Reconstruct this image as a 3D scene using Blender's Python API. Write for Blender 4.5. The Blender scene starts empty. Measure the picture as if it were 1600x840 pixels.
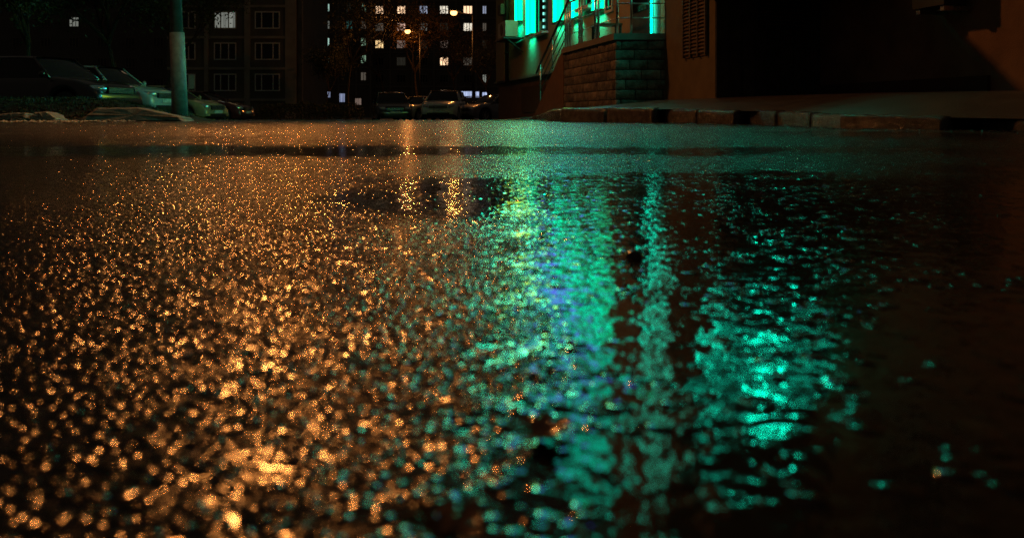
import bpy, math, random
from mathutils import Vector, Matrix, noise
random.seed(7)
sc = bpy.context.scene
R = math.radians

# ------------------------------------------------------------------ camera
F, EYE, HZ = 1250.0, 0.14, 178.5          # focal length in photo pixels, eye height, horizon row
cam = bpy.data.cameras.new('camera'); cam_o = bpy.data.objects.new('camera', cam)
sc.collection.objects.link(cam_o); sc.camera = cam_o
cam.sensor_width = 36; cam.lens = 36 * F / 1600; cam.shift_y = -(420 - HZ) / 1600
cam.clip_start = .02; cam.clip_end = 3000
cam_o.location = (0, 0, EYE); cam_o.rotation_euler = (math.pi / 2, 0, 0)
cam.dof.use_dof = True; cam.dof.focus_distance = 4.5; cam.dof.aperture_fstop = 7.0
sc.view_settings.view_transform = 'Standard'; sc.view_settings.look = 'None'
sc.view_settings.exposure = 0; sc.view_settings.gamma = 1
sc.cycles.use_denoising = True; sc.cycles.denoiser = 'OPENIMAGEDENOISE'; sc.cycles.denoising_input_passes = 'RGB_ALBEDO_NORMAL'; sc.cycles.denoising_prefilter = 'NONE'
sc.cycles.max_bounces = 5; sc.cycles.diffuse_bounces = 2; sc.cycles.glossy_bounces = 3
sc.cycles.transmission_bounces = 3; sc.cycles.transparent_max_bounces = 6
sc.cycles.sample_clamp_indirect = 3; sc.cycles.caustics_reflective = False; sc.cycles.caustics_refractive = False
sc.cycles.use_light_tree = True

# ------------------------------------------------------------------ night sky
W = bpy.data.worlds.new('World'); sc.world = W; W.use_nodes = True
wn = W.node_tree; bg = wn.nodes['Background']
sky = wn.nodes.new('ShaderNodeTexSky'); sky.sky_type = 'NISHITA'; sky.sun_disc = False
sky.sun_elevation = R(-8); sky.sun_rotation = R(200)
mixw = wn.nodes.new('ShaderNodeMix'); mixw.data_type = 'RGBA'; mixw.blend_type = 'ADD'; mixw.inputs[0].default_value = 1
mixw.inputs[7].default_value = (.20, .16, .12, 1)      # warm ambient added to lift the blacks
wn.links.new(sky.outputs[0], mixw.inputs[6]); wn.links.new(mixw.outputs[2], bg.inputs[0])
bg.inputs[1].default_value = .09

def P(px, py, D):
    return Vector(((px - 800) / F * D, D, EYE - (py - HZ) / F * D))

# ------------------------------------------------------------------ materials
def nodes(name):
    m = bpy.data.materials.new(name); m.use_nodes = True; t = m.node_tree; t.nodes.clear(); return m, t
def principled(name, col, rough=.6, metal=0, var=.25, scale=6, bump=.0, bscale=60, spec=.5, coat=0, col2=None, ior=1.45, each=0):
    m, t = nodes(name); N, L = t.nodes, t.links
    p = N.new('ShaderNodeBsdfPrincipled'); o = N.new('ShaderNodeOutputMaterial'); L.new(p.outputs[0], o.inputs[0])
    tc = N.new('ShaderNodeTexCoord')
    n = N.new('ShaderNodeTexNoise'); n.inputs['Scale'].default_value = scale; n.inputs['Detail'].default_value = 6; n.inputs['Roughness'].default_value = .6
    L.new(tc.outputs['Object'], n.inputs['Vector'])
    r = N.new('ShaderNodeMix'); r.data_type = 'RGBA'
    a = tuple(c * (1 - var) for c in col); b = col2 or tuple(min(1, c * (1 + var)) for c in col)
    r.inputs[6].default_value = (*a, 1); r.inputs[7].default_value = (*b, 1)
    mr = N.new('ShaderNodeMapRange'); mr.inputs[1].default_value = .35; mr.inputs[2].default_value = .65
    L.new(n.outputs[0], mr.inputs[0]); L.new(mr.outputs[0], r.inputs[0]); L.new(r.outputs[2], p.inputs['Base Color'])
    if each:                                   # every piece its own tone
        oi = N.new('ShaderNodeObjectInfo'); hs = N.new('ShaderNodeHueSaturation'); mv = N.new('ShaderNodeMapRange')
        mv.inputs[3].default_value = 1 - each; mv.inputs[4].default_value = 1 + each
        L.new(oi.outputs['Random'], mv.inputs[0]); L.new(mv.outputs[0], hs.inputs['Value']); L.new(r.outputs[2], hs.inputs['Color']); L.new(hs.outputs[0], p.inputs['Base Color'])
    mr2 = N.new('ShaderNodeMapRange'); mr2.inputs[3].default_value = rough * .8; mr2.inputs[4].default_value = min(1, rough * 1.2)
    L.new(n.outputs[0], mr2.inputs[0]); L.new(mr2.outputs[0], p.inputs['Roughness'])
    p.inputs['Metallic'].default_value = metal; p.inputs['IOR'].default_value = ior
    p.inputs['Specular IOR Level'].default_value = spec; p.inputs['Coat Weight'].default_value = coat; p.inputs['Coat Roughness'].default_value = .06
    if bump:
        n2 = N.new('ShaderNodeTexNoise'); n2.inputs['Scale'].default_value = bscale; n2.inputs['Detail'].default_value = 4
        L.new(tc.outputs['Object'], n2.inputs['Vector'])
        b_ = N.new('ShaderNodeBump'); b_.inputs['Distance'].default_value = bump; b_.inputs['Strength'].default_value = 1
        L.new(n2.outputs[0], b_.inputs['Height']); L.new(b_.outputs[0], p.inputs['Normal'])
    return m
def emit(name, col, s, curtain=0.0, cscale=9):
    m, t = nodes(name); N, L = t.nodes, t.links
    e = N.new('ShaderNodeEmission'); o = N.new('ShaderNodeOutputMaterial'); L.new(e.outputs[0], o.inputs[0])
    e.inputs[0].default_value = (*col, 1); e.inputs[1].default_value = s
    if curtain:
        tc = N.new('ShaderNodeTexCoord'); mp = N.new('ShaderNodeMapping'); mp.inputs['Scale'].default_value = (cscale / 2, cscale / 2, .12)
        n = N.new('ShaderNodeTexNoise'); n.inputs['Scale'].default_value = 1.3; n.inputs['Detail'].default_value = 3
        L.new(tc.outputs['Object'], mp.inputs[0]); L.new(mp.outputs[0], n.inputs['Vector'])
        mr = N.new('ShaderNodeMapRange'); mr.inputs[1].default_value = .36; mr.inputs[2].default_value = .62
        mr.inputs[3].default_value = s * (1 - curtain); mr.inputs[4].default_value = s * 1.25
        L.new(n.outputs[0], mr.inputs[0]); L.new(mr.outputs[0], e.inputs[1])
    return m
def road_mat():
    m=bpy.data.materials.new('wet_asphalt'); m.use_nodes=True; t=m.node_tree; N=t.nodes; L=t.links; N.clear()
    def nd(k,**kw):
        n=N.new(k)
        for a,b in kw.items(): setattr(n,a,b)
        return n
    def mth(op,a,b=None,c=None,clamp=False):
        n=nd('ShaderNodeMath',operation=op,use_clamp=clamp)
        for i,v in enumerate((a,b,c)):
            if v is None: continue
            if isinstance(v,(int,float)): n.inputs[i].default_value=v
            else: L.new(v,n.inputs[i])
        return n.outputs[0]
    co=nd('ShaderNodeTexCoord').outputs['Object']
    def noi(scale,det=2,rough=.5,vec=None):
        n=nd('ShaderNodeTexNoise'); n.inputs['Scale'].default_value=scale; n.inputs['Detail'].default_value=det; n.inputs['Roughness'].default_value=rough; L.new(vec or co,n.inputs['Vector']); return n.outputs[0]
    def ramp(v,a,b,c=0,d=1):
        n=nd('ShaderNodeMapRange',interpolation_type='SMOOTHSTEP'); L.new(v,n.inputs[0]); n.inputs[1].default_value=a; n.inputs[2].default_value=b; n.inputs[3].default_value=c; n.inputs[4].default_value=d; return n.outputs[0]
    xyz=nd('ShaderNodeSeparateXYZ'); L.new(co,xyz.inputs[0]); X,Y=xyz.outputs[0],xyz.outputs[1]
    edge=mth('MULTIPLY',mth('SUBTRACT',noi(2.6,5,.65),.5),2.4)
    def pool(cx,cy,rx,ry,soft=.5):
        a=mth('DIVIDE',mth('SUBTRACT',X,cx),rx); b=mth('DIVIDE',mth('SUBTRACT',Y,cy),ry)
        d=mth('SQRT',mth('ADD',mth('MULTIPLY',a,a),mth('MULTIPLY',b,b)))
        return ramp(mth('ADD',d,edge),1-soft,1+soft,1,0)      # 1 inside the pool
    wet=mth('MULTIPLY',ramp(mth('ADD',X,mth('MULTIPLY',mth('SUBTRACT',noi(5,4,.6),.5),.22)),-.02,.05),ramp(mth('ADD',Y,edge),1.7,2.3,1,0))
    for q in ((.0,1.45,.30,.38),(-.6,3.1,2.6,.42),(2.6,5.6,.8,1.2)): wet=mth('MAXIMUM',wet,pool(*q))
    bare=mth('SUBTRACT',1.0,wet)
    def grains(scale,thr_pow,base,hgt,mask,flat=2.2,tilt=1.2):
        v=nd('ShaderNodeTexVoronoi',feature='F1'); v.inputs['Scale'].default_value=scale; L.new(co,v.inputs['Vector'])
        r=nd('ShaderNodeSeparateColor'); L.new(v.outputs['Color'],r.inputs[0])
        d2=mth('MULTIPLY',v.outputs['Distance'],v.outputs['Distance'])
        dome=mth('MAXIMUM',mth('SUBTRACT',1.0,mth('MULTIPLY',d2,flat)),0.0)
        s=mth('ADD',mth('MULTIPLY',mth('POWER',r.outputs[0],thr_pow),1-base),base)
        # every stone lies a little askew
        lv=nd('ShaderNodeVectorMath',operation='SUBTRACT'); sc_=nd('ShaderNodeVectorMath',operation='SCALE'); sc_.inputs['Scale'].default_value=scale
        L.new(co,sc_.inputs[0]); ps=nd('ShaderNodeVectorMath',operation='SCALE'); ps.inputs['Scale'].default_value=scale; L.new(v.outputs['Position'],ps.inputs[0])
        L.new(sc_.outputs[0],lv.inputs[0]); L.new(ps.outputs[0],lv.inputs[1])
        rv=nd('ShaderNodeVectorMath',operation='SUBTRACT'); L.new(v.outputs['Color'],rv.inputs[0]); rv.inputs[1].default_value=(.5,.5,.5)
        dt=nd('ShaderNodeVectorMath',operation='DOT_PRODUCT'); L.new(lv.outputs[0],dt.inputs[0]); L.new(rv.outputs[0],dt.inputs[1])
        prof=mth('ADD',dome,mth('MULTIPLY',dt.outputs['Value'],tilt))
        return mth('MULTIPLY',mth('MULTIPLY',prof,s),mth('MULTIPLY',mask,hgt))
    med=ramp(noi(9,2),.3,.7,.6,1)
    gm=mth('MULTIPLY',mth('ADD',mth('MULTIPLY',bare,.985),.015),med)
    h=grains(126,1.9,.26,GH,mth('MULTIPLY',gm,ramp(Y,1.0,2.6,1.05,.75)))
    far=ramp(Y,1.2,3.0)
    h=mth('ADD',h,grains(52,4,.0,.013,mth('MULTIPLY',gm,far)))
    h=mth('ADD',h,grains(75,5,.0,.0045,mth('MULTIPLY',wet,ramp(noi(7,2),.35,.65,.1,1))))
    h=mth('ADD',h,mth('MULTIPLY',noi(260,1),mth('MULTIPLY',bare,.00022)))
    h=mth('ADD',h,mth('MULTIPLY',noi(55,2),mth('ADD',mth('MULTIPLY',wet,.0007),.0002)))
    h=mth('ADD',h,mth('MULTIPLY',noi(24,2),.0006)); h=mth('ADD',h,mth('MULTIPLY',noi(6,2),.002))
    b=nd('ShaderNodeBump'); b.inputs['Strength'].default_value=1; b.inputs['Distance'].default_value=1
    b.inputs['Filter Width'].default_value=.02
    L.new(h,b.inputs['Height'])
    p=nd('ShaderNodeBsdfPrincipled'); p.inputs['Base Color'].default_value=(.02,.019,.018,1); p.inputs['IOR'].default_value=1.4
    L.new(ramp(mth('MULTIPLY',bare,1.0),0,1,.06,.15),p.inputs['Roughness'])
    L.new(b.outputs[0],p.inputs['Normal']); NRM=b.outputs[0]
    # the damp, matt tops of the bare asphalt
    g=nd('ShaderNodeBsdfGlossy'); g.inputs['Roughness'].default_value=.22; g.inputs['Color'].default_value=(.5,.5,.5,1)
    b2=nd('ShaderNodeBump'); b2.inputs['Strength'].default_value=1; b2.inputs['Distance'].default_value=1; b2.inputs['Filter Width'].default_value=.02; L.new(h,b2.inputs['Height']); L.new(b2.outputs[0],g.inputs['Normal']); fr=nd('ShaderNodeFresnel'); fr.inputs[0].default_value=1.35
    mx=nd('ShaderNodeMixShader'); L.new(mth('MULTIPLY',mth('MULTIPLY',fr.outputs[0],bare),mth('MULTIPLY',ramp(Y,3.4,7,.0,ROUGHMIX),ramp(noi(1.1,6,.75),.36,.66,.15,1))),mx.inputs[0])
    L.new(p.outputs[0],mx.inputs[1]); L.new(g.outputs[0],mx.inputs[2])
    o=nd('ShaderNodeOutputMaterial'); L.new(mx.outputs[0],o.inputs[0]); return m
GH=.0040; ROUGHMIX=.9

M = {}
M['asphalt'] = road_mat()
M['yard'] = principled('yard_asphalt', (.04, .037, .034), .5, bump=.01, bscale=30)
M['soil'] = principled('wet_soil', (.045, .034, .022), .7, var=.5, scale=3, bump=.02, bscale=25)
M['grass'] = principled('autumn_grass', (.05, .045, .02), .5, var=.5, scale=4)
M['kerb'] = principled('wet_kerb_concrete', (.07, .065, .06), .13, var=.35, scale=14, bump=.009, bscale=170)
M['broken'] = principled('broken_concrete', (.26, .25, .23), .45, var=.3, scale=8, bump=.01, bscale=40)
M['pave'] = principled('wet_pavement', (.07, .068, .065), .34, var=.3, scale=5, bump=.006, bscale=45)
M['stone'] = principled('split_stone', (.16, .13, .11), .55, var=.45, scale=7, bump=.02, bscale=24, each=.4)
M['mortar'] = principled('mortar', (.05, .045, .04), .9)
M['coping'] = principled('coping_concrete', (.24, .22, .2), .5, var=.15)
M['render'] = principled('ochre_render', (.34, .24, .14), .75, var=.10, scale=3, bump=.003, bscale=120)
M['blockrender'] = principled('umber_render', (.17, .125, .075), .8, var=.18, scale=2.5, bump=.004)
M['plinth'] = principled('brown_plinth', (.16, .085, .05), .7, var=.2, scale=4, bump=.004)
M['plinth_d'] = principled('dark_plinth_panel', (.09, .05, .03), .7, var=.2)
M['brownwall'] = principled('red_brown_render', (.26, .15, .09), .8, var=.3, scale=1.6, bump=.006)
M['darkwall'] = principled('dark_cladding', (.06, .065, .07), .5, var=.35, each=.25)
M['steel'] = principled('brushed_steel', (.55, .55, .55), .28, metal=1, var=.08)
M['darkmetal'] = principled('dark_painted_metal', (.03, .03, .03), .4, var=.2)
M['slat'] = principled('shutter_paint', (.16, .10, .06), .5, var=.15)
M['glass'] = principled('dark_glass', (.01, .012, .014), .06, var=.1)
M['white'] = principled('white_upvc', (.7, .7, .68), .4, var=.05)
M['acwhite'] = principled('air_conditioner_paint', (.45, .45, .42), .45, var=.1)
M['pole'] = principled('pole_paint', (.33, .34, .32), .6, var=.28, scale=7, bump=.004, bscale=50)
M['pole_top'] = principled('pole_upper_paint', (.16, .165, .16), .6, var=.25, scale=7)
M['panel_a'] = principled('dark_tile_panel', (.12, .115, .105), .8, var=.18, scale=.6)
M['panel_j'] = principled('pale_concrete_rib', (.30, .28, .25), .8, var=.15, scale=1)
M['side_a'] = principled('weathered_end_wall', (.26, .20, .14), .85, var=.3, scale=.9)
M['panel_b'] = principled('far_block_panel', (.13, .11, .09), .85, var=.2, scale=.4)
M['panel_bb'] = principled('far_block_band', (.20, .17, .14), .85, var=.15, scale=.4)
M['bark'] = principled('bark', (.07, .055, .04), .9, var=.35, bump=.02, bscale=14)
M['leaf'] = principled('autumn_leaves', (.16, .10, .03), .5, var=.5, scale=1.2)
M['leafg'] = principled('dark_leaves', (.05, .055, .022), .5, var=.5, scale=1.2)
M['leafdead'] = principled('wet_dead_leaf', (.22, .11, .04), .16, var=.5, scale=30, bump=.004, bscale=60, coat=.6)
M['pebble'] = principled('pebble', (.05, .045, .04), .25, var=.3, scale=60)
M['tyre'] = principled('tyre_rubber', (.02, .02, .02), .7)
M['rim'] = principled('alloy', (.45, .45, .45), .35, metal=.8)
M['blacktrim'] = principled('black_trim', (.015, .015, .015), .4)
M['lens'] = principled('headlight_lens', (.6, .62, .65), .08, metal=.7, coat=1)
M['redlens'] = principled('red_lens', (.35, .01, .01), .1, coat=1)
M['plate'] = principled('plate_white', (.6, .6, .58), .4)
M['plateink'] = principled('plate_ink', (.02, .02, .02), .5)
def paint(n, c): return principled(n, c, .3, var=.04, coat=1)
SOD = (1, .33, .07)
M['sodium'] = emit('sodium_lens', (1, .45, .12), 60)
TEAL = (.0, 1, .60)
M['teal'] = emit('teal_tube', TEAL, 6)
M['tealhi'] = emit('teal_upper_light_panel', TEAL, 2.6, .3, 4)
M['tealtube'] = emit('teal_cornice_tube', TEAL, 10)
M['tealp'] = emit('teal_light_panel', (.0, 1, .385), 1.9, .3, 4)
M['sodium_far'] = emit('distant_sodium_globe', (1, .52, .16), 4)
M['tealdots'] = emit('teal_fairy_lights', (.25, 1, .8), 1.2)
M['signy'] = emit('yellow_green_lightbox', (.62, .95, .04), 6.5, .5, 6)
M['signb'] = emit('blue_violet_lightbox', (.12, .20, 1), 4.2, .5, 6)
E_ = {}
for k, c, s in (('warm', (1, .62, .36), 1.3), ('pink', (1, .62, .48), .75), ('yellow', (1, .66, .30), 1.1), ('white', (.95, .85, .68), .9),
                ('cool', (.55, .62, .85), .45), ('green', (.45, .75, .50), .35), ('mint', (.55, .9, .78), .55), ('dim', (.45, .38, .30), .16),
                ('dimp', (.6, .42, .34), .26), ('shop', (.55, .66, 1), .75), ('shopdim', (.5, .58, .9), .35), ('grey', (.6, .63, .55), .26), ('teal', (.1, .5, .45), .14), ('vd', (.3, .27, .2), .05)):
    E_[k] = emit('window_light_' + k, c, s * 1.15, .55, 12)

# ------------------------------------------------------------------ mesh helpers
class MB:
    def __init__(s): s.v = []; s.f = []
    def add(s, vs, fs):
        n = len(s.v); s.v += [tuple(v) for v in vs]; s.f += [tuple(n + i for i in f) for f in fs]; return s
    def box(s, x0, x1, y0, y1, z0, z1, mat=None):
        vs = [Vector((x, y, z)) for z in (z0, z1) for y in (y0, y1) for x in (x0, x1)]
        if mat: vs = [mat @ v for v in vs]
        return s.add(vs, [(0, 2, 3, 1), (4, 5, 7, 6), (0, 1, 5, 4), (2, 6, 7, 3), (0, 4, 6, 2), (1, 3, 7, 5)])
    def hexa(s, b, t):   # four bottom, four top points
        return s.add(list(b) + list(t), [(3, 2, 1, 0), (4, 5, 6, 7), (0, 1, 5, 4), (1, 2, 6, 5), (2, 3, 7, 6), (3, 0, 4, 7)])
    def tube(s, p0, p1, r0, r1=None, n=10, cap=True):
        p0, p1 = Vector(p0), Vector(p1); r1 = r0 if r1 is None else r1
        d = (p1 - p0).normalized(); a = d.orthogonal().normalized(); b = d.cross(a)
        vs = [p + (a * math.cos(2 * math.pi * i / n) + b * math.sin(2 * math.pi * i / n)) * r for p, r in ((p0, r0), (p1, r1)) for i in range(n)]
        fs = [(i, (i + 1) % n, n + (i + 1) % n, n + i) for i in range(n)]
        if cap: fs += [tuple(range(n))[::-1], tuple(range(n, 2 * n))]
        return s.add(vs, fs)
    def lathe(s, prof, axis='y', n=20, c=(0, 0, 0)):
        vs = []
        for r, h in prof:
            for i in range(n):
                a = 2 * math.pi * i / n
                vs.append(Vector(c) + (Vector((r * math.cos(a), h, r * math.sin(a))) if axis == 'y' else Vector((r * math.cos(a), r * math.sin(a), h))))
        fs = [(j * n + i, j * n + (i + 1) % n, (j + 1) * n + (i + 1) % n, (j + 1) * n + i) for j in range(len(prof) - 1) for i in range(n)]
        return s.add(vs, fs)
    def grid(s, rows):
        nr, nc = len(rows), len(rows[0])
        return s.add([p for r in rows for p in r], [(j * nc + i, j * nc + i + 1, (j + 1) * nc + i + 1, (j + 1) * nc + i) for j in range(nr - 1) for i in range(nc - 1)])
    def build(s, name, mat, parent=None, smooth=False):
        me = bpy.data.meshes.new(name); me.from_pydata(s.v, [], s.f); me.materials.append(mat); me.update()
        if smooth: me.shade_smooth()
        o = bpy.data.objects.new(name, me); sc.collection.objects.link(o)
        if parent:
            o.parent = parent
            if parent.type == 'MESH' and parent.parent is None and parent.get('abs'): pass
        return o
def tag(o, label=None, cat=None, group=None, kind=None):
    for k, v in (('label', label), ('category', cat), ('group', group), ('kind', kind)):
        if v: o[k] = v
    return o
def empty(name, loc=(0, 0, 0), rz=0, label=None, cat=None, group=None):
    o = bpy.data.objects.new(name, None); sc.collection.objects.link(o); o.location = loc; o.rotation_euler = (0, 0, rz)
    return tag(o, label, cat, group)
def rooted(root):
    """world matrix of an unrotated or turned root, to give children in world coordinates"""
    return (Matrix.Translation(root.location) @ Matrix.Rotation(root.rotation_euler.z, 4, 'Z')).inverted()
def put(mb, name, mat, root, smooth=False, top=None):
    """mb holds world coordinates; make it a child of root (or of a part of root)"""
    inv = rooted(root); mb.v = [tuple(inv @ Vector(v)) for v in mb.v]
    return mb.build(name, mat, top or root, smooth)
def inst(o, name, parent, loc=None, rot=None, scale=None):
    c = bpy.data.objects.new(name, o.data); sc.collection.objects.link(c); c.parent = parent
    if loc is not None: c.location = loc
    if rot is not None: c.rotation_euler = rot
    if scale is not None: c.scale = scale
    return c
# ------------------------------------------------------------------ ground, road, yard
def smooth(a, b, x):
    t = max(0, min(1, (x - a) / (b - a))); return t * t * (3 - 2 * t)
def road_z(y): return -.24 * smooth(19.5, 27, y)
def xs_ys(xs, ys, zf, name, mat):
    mb = MB(); mb.grid([[(x, y, zf(x, y)) for x in xs] for y in ys])
    o = mb.build(name, mat, smooth=True); o['kind'] = 'structure'; return o
def lin(a, b, n): return [a + (b - a) * i / (n - 1) for i in range(n)]
xs_ys(lin(-900, 900, 13), [-200, -60, -12, 0, 12] + lin(16, 30, 12) + [60, 120, 300, 1500], lambda x, y: -.05 + road_z(y), 'ground', M['soil'])
xs_ys(lin(-30, 12, 43), lin(-9, 30, 79), lambda x, y: road_z(y), 'road', M['asphalt'])
xs_ys(lin(-60, 60, 25), lin(27, 66, 14), lambda x, y: -.236 + .004, 'yard', M['yard'])

# right-hand pavement with its kerb stones
KL = [(4.9, -6, .10), (4.6, 2, .10), (4.12, 6.4, .107), (3.28, 7.45, .135), (3.2, 10, .185), (2.5, 12.3, .225), (1.25, 13.6, .25), (.80, 16, .235), (.50, 22, .05), (-1.0, 30, -.12)]
RL = [.33, .33, .33, .36, .42, .44, .41, .34, .2, .06]
mb = MB(); rows = []
for (x, y, z), r in zip(KL, RL):
    rows.append([(x + .10, y, z - .012), (x + .4, y, z + .2 * (r - z)), (x + .8, y, z + .5 * (r - z)), (x + 1.3, y, z + .85 * (r - z)), (x + 1.9, y, r), (x + 14, y, r + .02)])
fine = []
for a, b in zip(rows, rows[1:]):
    n = max(2, int((b[0][1] - a[0][1]) / .5))
    for i in range(n):
        t = i / n; fine.append([tuple(p + (q - p) * t + (.012 * noise.noise(Vector((p * 3, q * 2, t * 5))) if k == 2 else 0) for k, (p, q) in enumerate(zip(u, v))) for u, v in zip(a, b)])
fine.append(rows[-1]); mb.grid(fine)
pave = mb.build('pavement', M['pave'], smooth=True); pave['kind'] = 'structure'
def along(poly, step):
    out = []; carry = 0
    for a, b in zip(poly, poly[1:]):
        a, b = Vector(a), Vector(b); L = (b - a).length; s = carry
        while s < L: out.append((a + (b - a) * s / L, (b - a).normalized())); s += step
        carry = s - L
    return out
for i, (p, d) in enumerate(along(KL[1:], 1.01)):
    rnd = random.Random(i * 13 + 5)
    q = p + d * (.965 + rnd.uniform(-.02, .02)); n = Vector((d.y, -d.x, 0)).normalized()
    dx = rnd.uniform(-.02, .02) + (.05 if 6.6 < p.y < 7.4 else 0); up = rnd.uniform(-.012, .012)
    rows = []
    for k in range(15):
        c = p.lerp(q, k / 14) + n * dx; row = []
        for (o_, z_) in ((-.0, -.5), (-.0, -.07), (.003, -.034), (.011, -.016), (.024, -.005), (.042, 0), (.12, 0), (.15, -.015), (.15, -.5)):
            j = noise.noise(Vector((c.x * 7, c.y * 7, o_ * 40 + z_ * 9))) * .012
            chip = max(0, noise.noise(Vector((c.x * 3.1, c.y * 3.1, 4))) - .25) * .09 if o_ < .03 and z_ > -.1 else 0
            row.append(c + n * (o_ + j * .6 + chip) + Vector((0, 0, z_ + up + (j if z_ > -.1 else 0) - chip)))
        rows.append(row)
    mb = MB(); mb.grid(rows); m_ = len(mb.v); mb.f += [tuple(range(9))[::-1], tuple(range(m_ - 9, m_))]
    mb.build('kerb_stone', M['kerb'], pave, True)
# gravel and litter washed against the kerb
def litter(name, pts, size, mat, kind='stuff', flat=.5):
    mb = MB()
    for x, y, z in pts:
        s = size * random.uniform(.4, 1.3); a = random.uniform(0, 6.28); vs = []
        for (u, v, w) in ((1, 0, 0), (0, 1, 0), (-1, 0, 0), (0, -1, 0), (0, 0, 1), (0, 0, -1)):
            k = s * random.uniform(.6, 1.1)
            vs.append((x + (u * math.cos(a) - v * math.sin(a)) * k, y + (u * math.sin(a) + v * math.cos(a)) * k, z + w * k * flat))
        mb.add(vs, [(0, 1, 4), (1, 2, 4), (2, 3, 4), (3, 0, 4), (1, 0, 5), (2, 1, 5), (3, 2, 5), (0, 3, 5)])
    o = mb.build(name, mat); o['kind'] = kind; return o
pts = []
for p, d in along(KL[1:8], .012):
    n = Vector((d.y, -d.x, 0)).normalized()
    if random.random() < .75: c = p - n * abs(random.gauss(0, .16)) - n * .02; pts.append((c.x, c.y, road_z(c.y) + .003))
litter('gutter_grit', pts, .016, M['pebble'])

# left-hand verge: a low mound of earth and grass behind broken kerb slabs
def verge_z(x, y):
    px = 800 + x / y * F
    h = .34 * smooth(300, 150, px) * smooth(15.0, 17.6, y) * (1 - .35 * smooth(19, 22, y))
    h += .16 * smooth(16.0, 17.2, y) * smooth(345, 290, px) + .05 * noise.noise(Vector((x * 1.3, y * 1.3, 0))) * smooth(15, 16, y) + .02 * noise.noise(Vector((x * 5, y * 5, 0)))
    return h - .045 + road_z(y) * .8
def vx(u, y): # left edge far out, right edge near photo column 335
    return -34 + u * ((335 - 800) / F * y + 34)
ys = lin(14.6, 24.5, 46); mb = MB(); mb.grid([[(vx(u / 110, y), y, verge_z(vx(u / 110, y), y)) for u in range(111)] for y in ys])
verge = mb.build('verge', M['soil'], smooth=True); verge['kind'] = 'structure'
mb = MB()
for i in range(26000):
    y = random.uniform(16.0, 22.5); x = random.uniform(-16.5, (300 - 800) / F * y)
    if noise.noise(Vector((x * .9, y * .9, 3))) < -.25: continue
    z = verge_z(x, y); h = random.uniform(.03, .11); a = random.uniform(0, 3.14); w = .007
    lx, ly = random.gauss(0, .04), random.gauss(0, .04)
    mb.add([(x - w * math.cos(a), y - w * math.sin(a), z - .01), (x + w * math.cos(a), y + w * math.sin(a), z - .01), (x + lx, y + ly, z + h)], [(0, 1, 2)])
o = mb.build('grass', M['grass']); tag(o, 'short yellowing grass on the mound behind the broken kerb at left', 'grass', kind='stuff')
mb = MB()
for i in range(5200):
    y = random.uniform(15.6, 22); x = random.uniform(-16.5, -7.0); z = verge_z(x, y) + .012; s = random.uniform(.02, .05); a = random.uniform(0, 6.28)
    mb.add([(x + s * math.cos(a + k * 1.57), y + s * math.sin(a + k * 1.57), z + random.uniform(-.01, .025)) for k in range(4)], [(0, 1, 2, 3)])
o = mb.build('fallen_leaves', M['leaf']); tag(o, 'brown leaves scattered over the grass mound at left', 'leaves', kind='stuff')
def slab(outline, D, thick, label, lean=.0, group='broken concrete kerb slabs'):
    """outline: photo points of the slab's front face; it stands D metres away"""
    pts = [P(x, y, D) for x, y in outline]; n = len(pts); c = sum(pts, Vector()) / n
    base = Vector((c.x, c.y, 0)); mb = MB()
    rnd = random.Random(int(outline[0][0]) + 3); front = []; 
    for i in range(n):
        a, b = pts[i], pts[(i + 1) % n]
        for k in range(6):
            q = a.lerp(b, k / 6); j = .012 * rnd.uniform(-1, 1); front.append(Vector((q.x + j, q.y + j + lean * q.z, q.z + .5 * j)))
    m = len(front); ce = sum(front, Vector()) / m
    ring2 = [Vector((ce.x + (f.x - ce.x) * .93, f.y - .05 + .015 * rnd.uniform(-1, 1), ce.z + (f.z - ce.z) * .84)) for f in front]
    back = [Vector((f.x, f.y + thick, f.z - .03)) for f in front]
    vs = [v - base for v in front + ring2 + back] + [sum(ring2, Vector()) / m - base]
    fs = [(i, (i + 1) % m, m + (i + 1) % m, m + i) for i in range(m)] + [(m + i, m + (i + 1) % m, 3 * m) for i in range(m)] + [((i + 1) % m, i, 2 * m + i, 2 * m + (i + 1) % m) for i in range(m)] + [tuple(range(3 * m - 1, 2 * m - 1, -1))]
    mb.add(vs, fs); o = mb.build('kerb_slab', M['broken']); o.location = base
    tag(o, label, 'kerb slab', group)
slab([(122, 190), (150, 168.5), (215, 168), (283, 182), (290, 190)], 15.6, .5, 'long broken kerb slab tapering towards the lamp post, lit green', .1)
slab([(44, 186), (54, 175.5), (72, 174), (88, 184), (92, 192), (60, 191)], 14.6, .35, 'cracked green lit kerb slab just left of the long tapering one', .2)
slab([(-8, 190), (-6, 179), (16, 176.5), (40, 176), (43, 184), (34, 191)], 14.5, .35, 'cracked kerb slab at the left edge of the photo with a pale top', .2)
slab([(-70, 190), (-66, 177), (-30, 176), (-14, 182), (-12, 190)], 14.8, .35, 'cracked kerb slab beyond the left edge of the photo', .2)
pts = []
for i in range(420):
    y = random.uniform(13.2, 15.4); x = random.uniform(-11.5, -7.2); pts.append((x, y, .0 + random.uniform(0, .02)))
litter('rubble', pts, .05, M['broken'])

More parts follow.
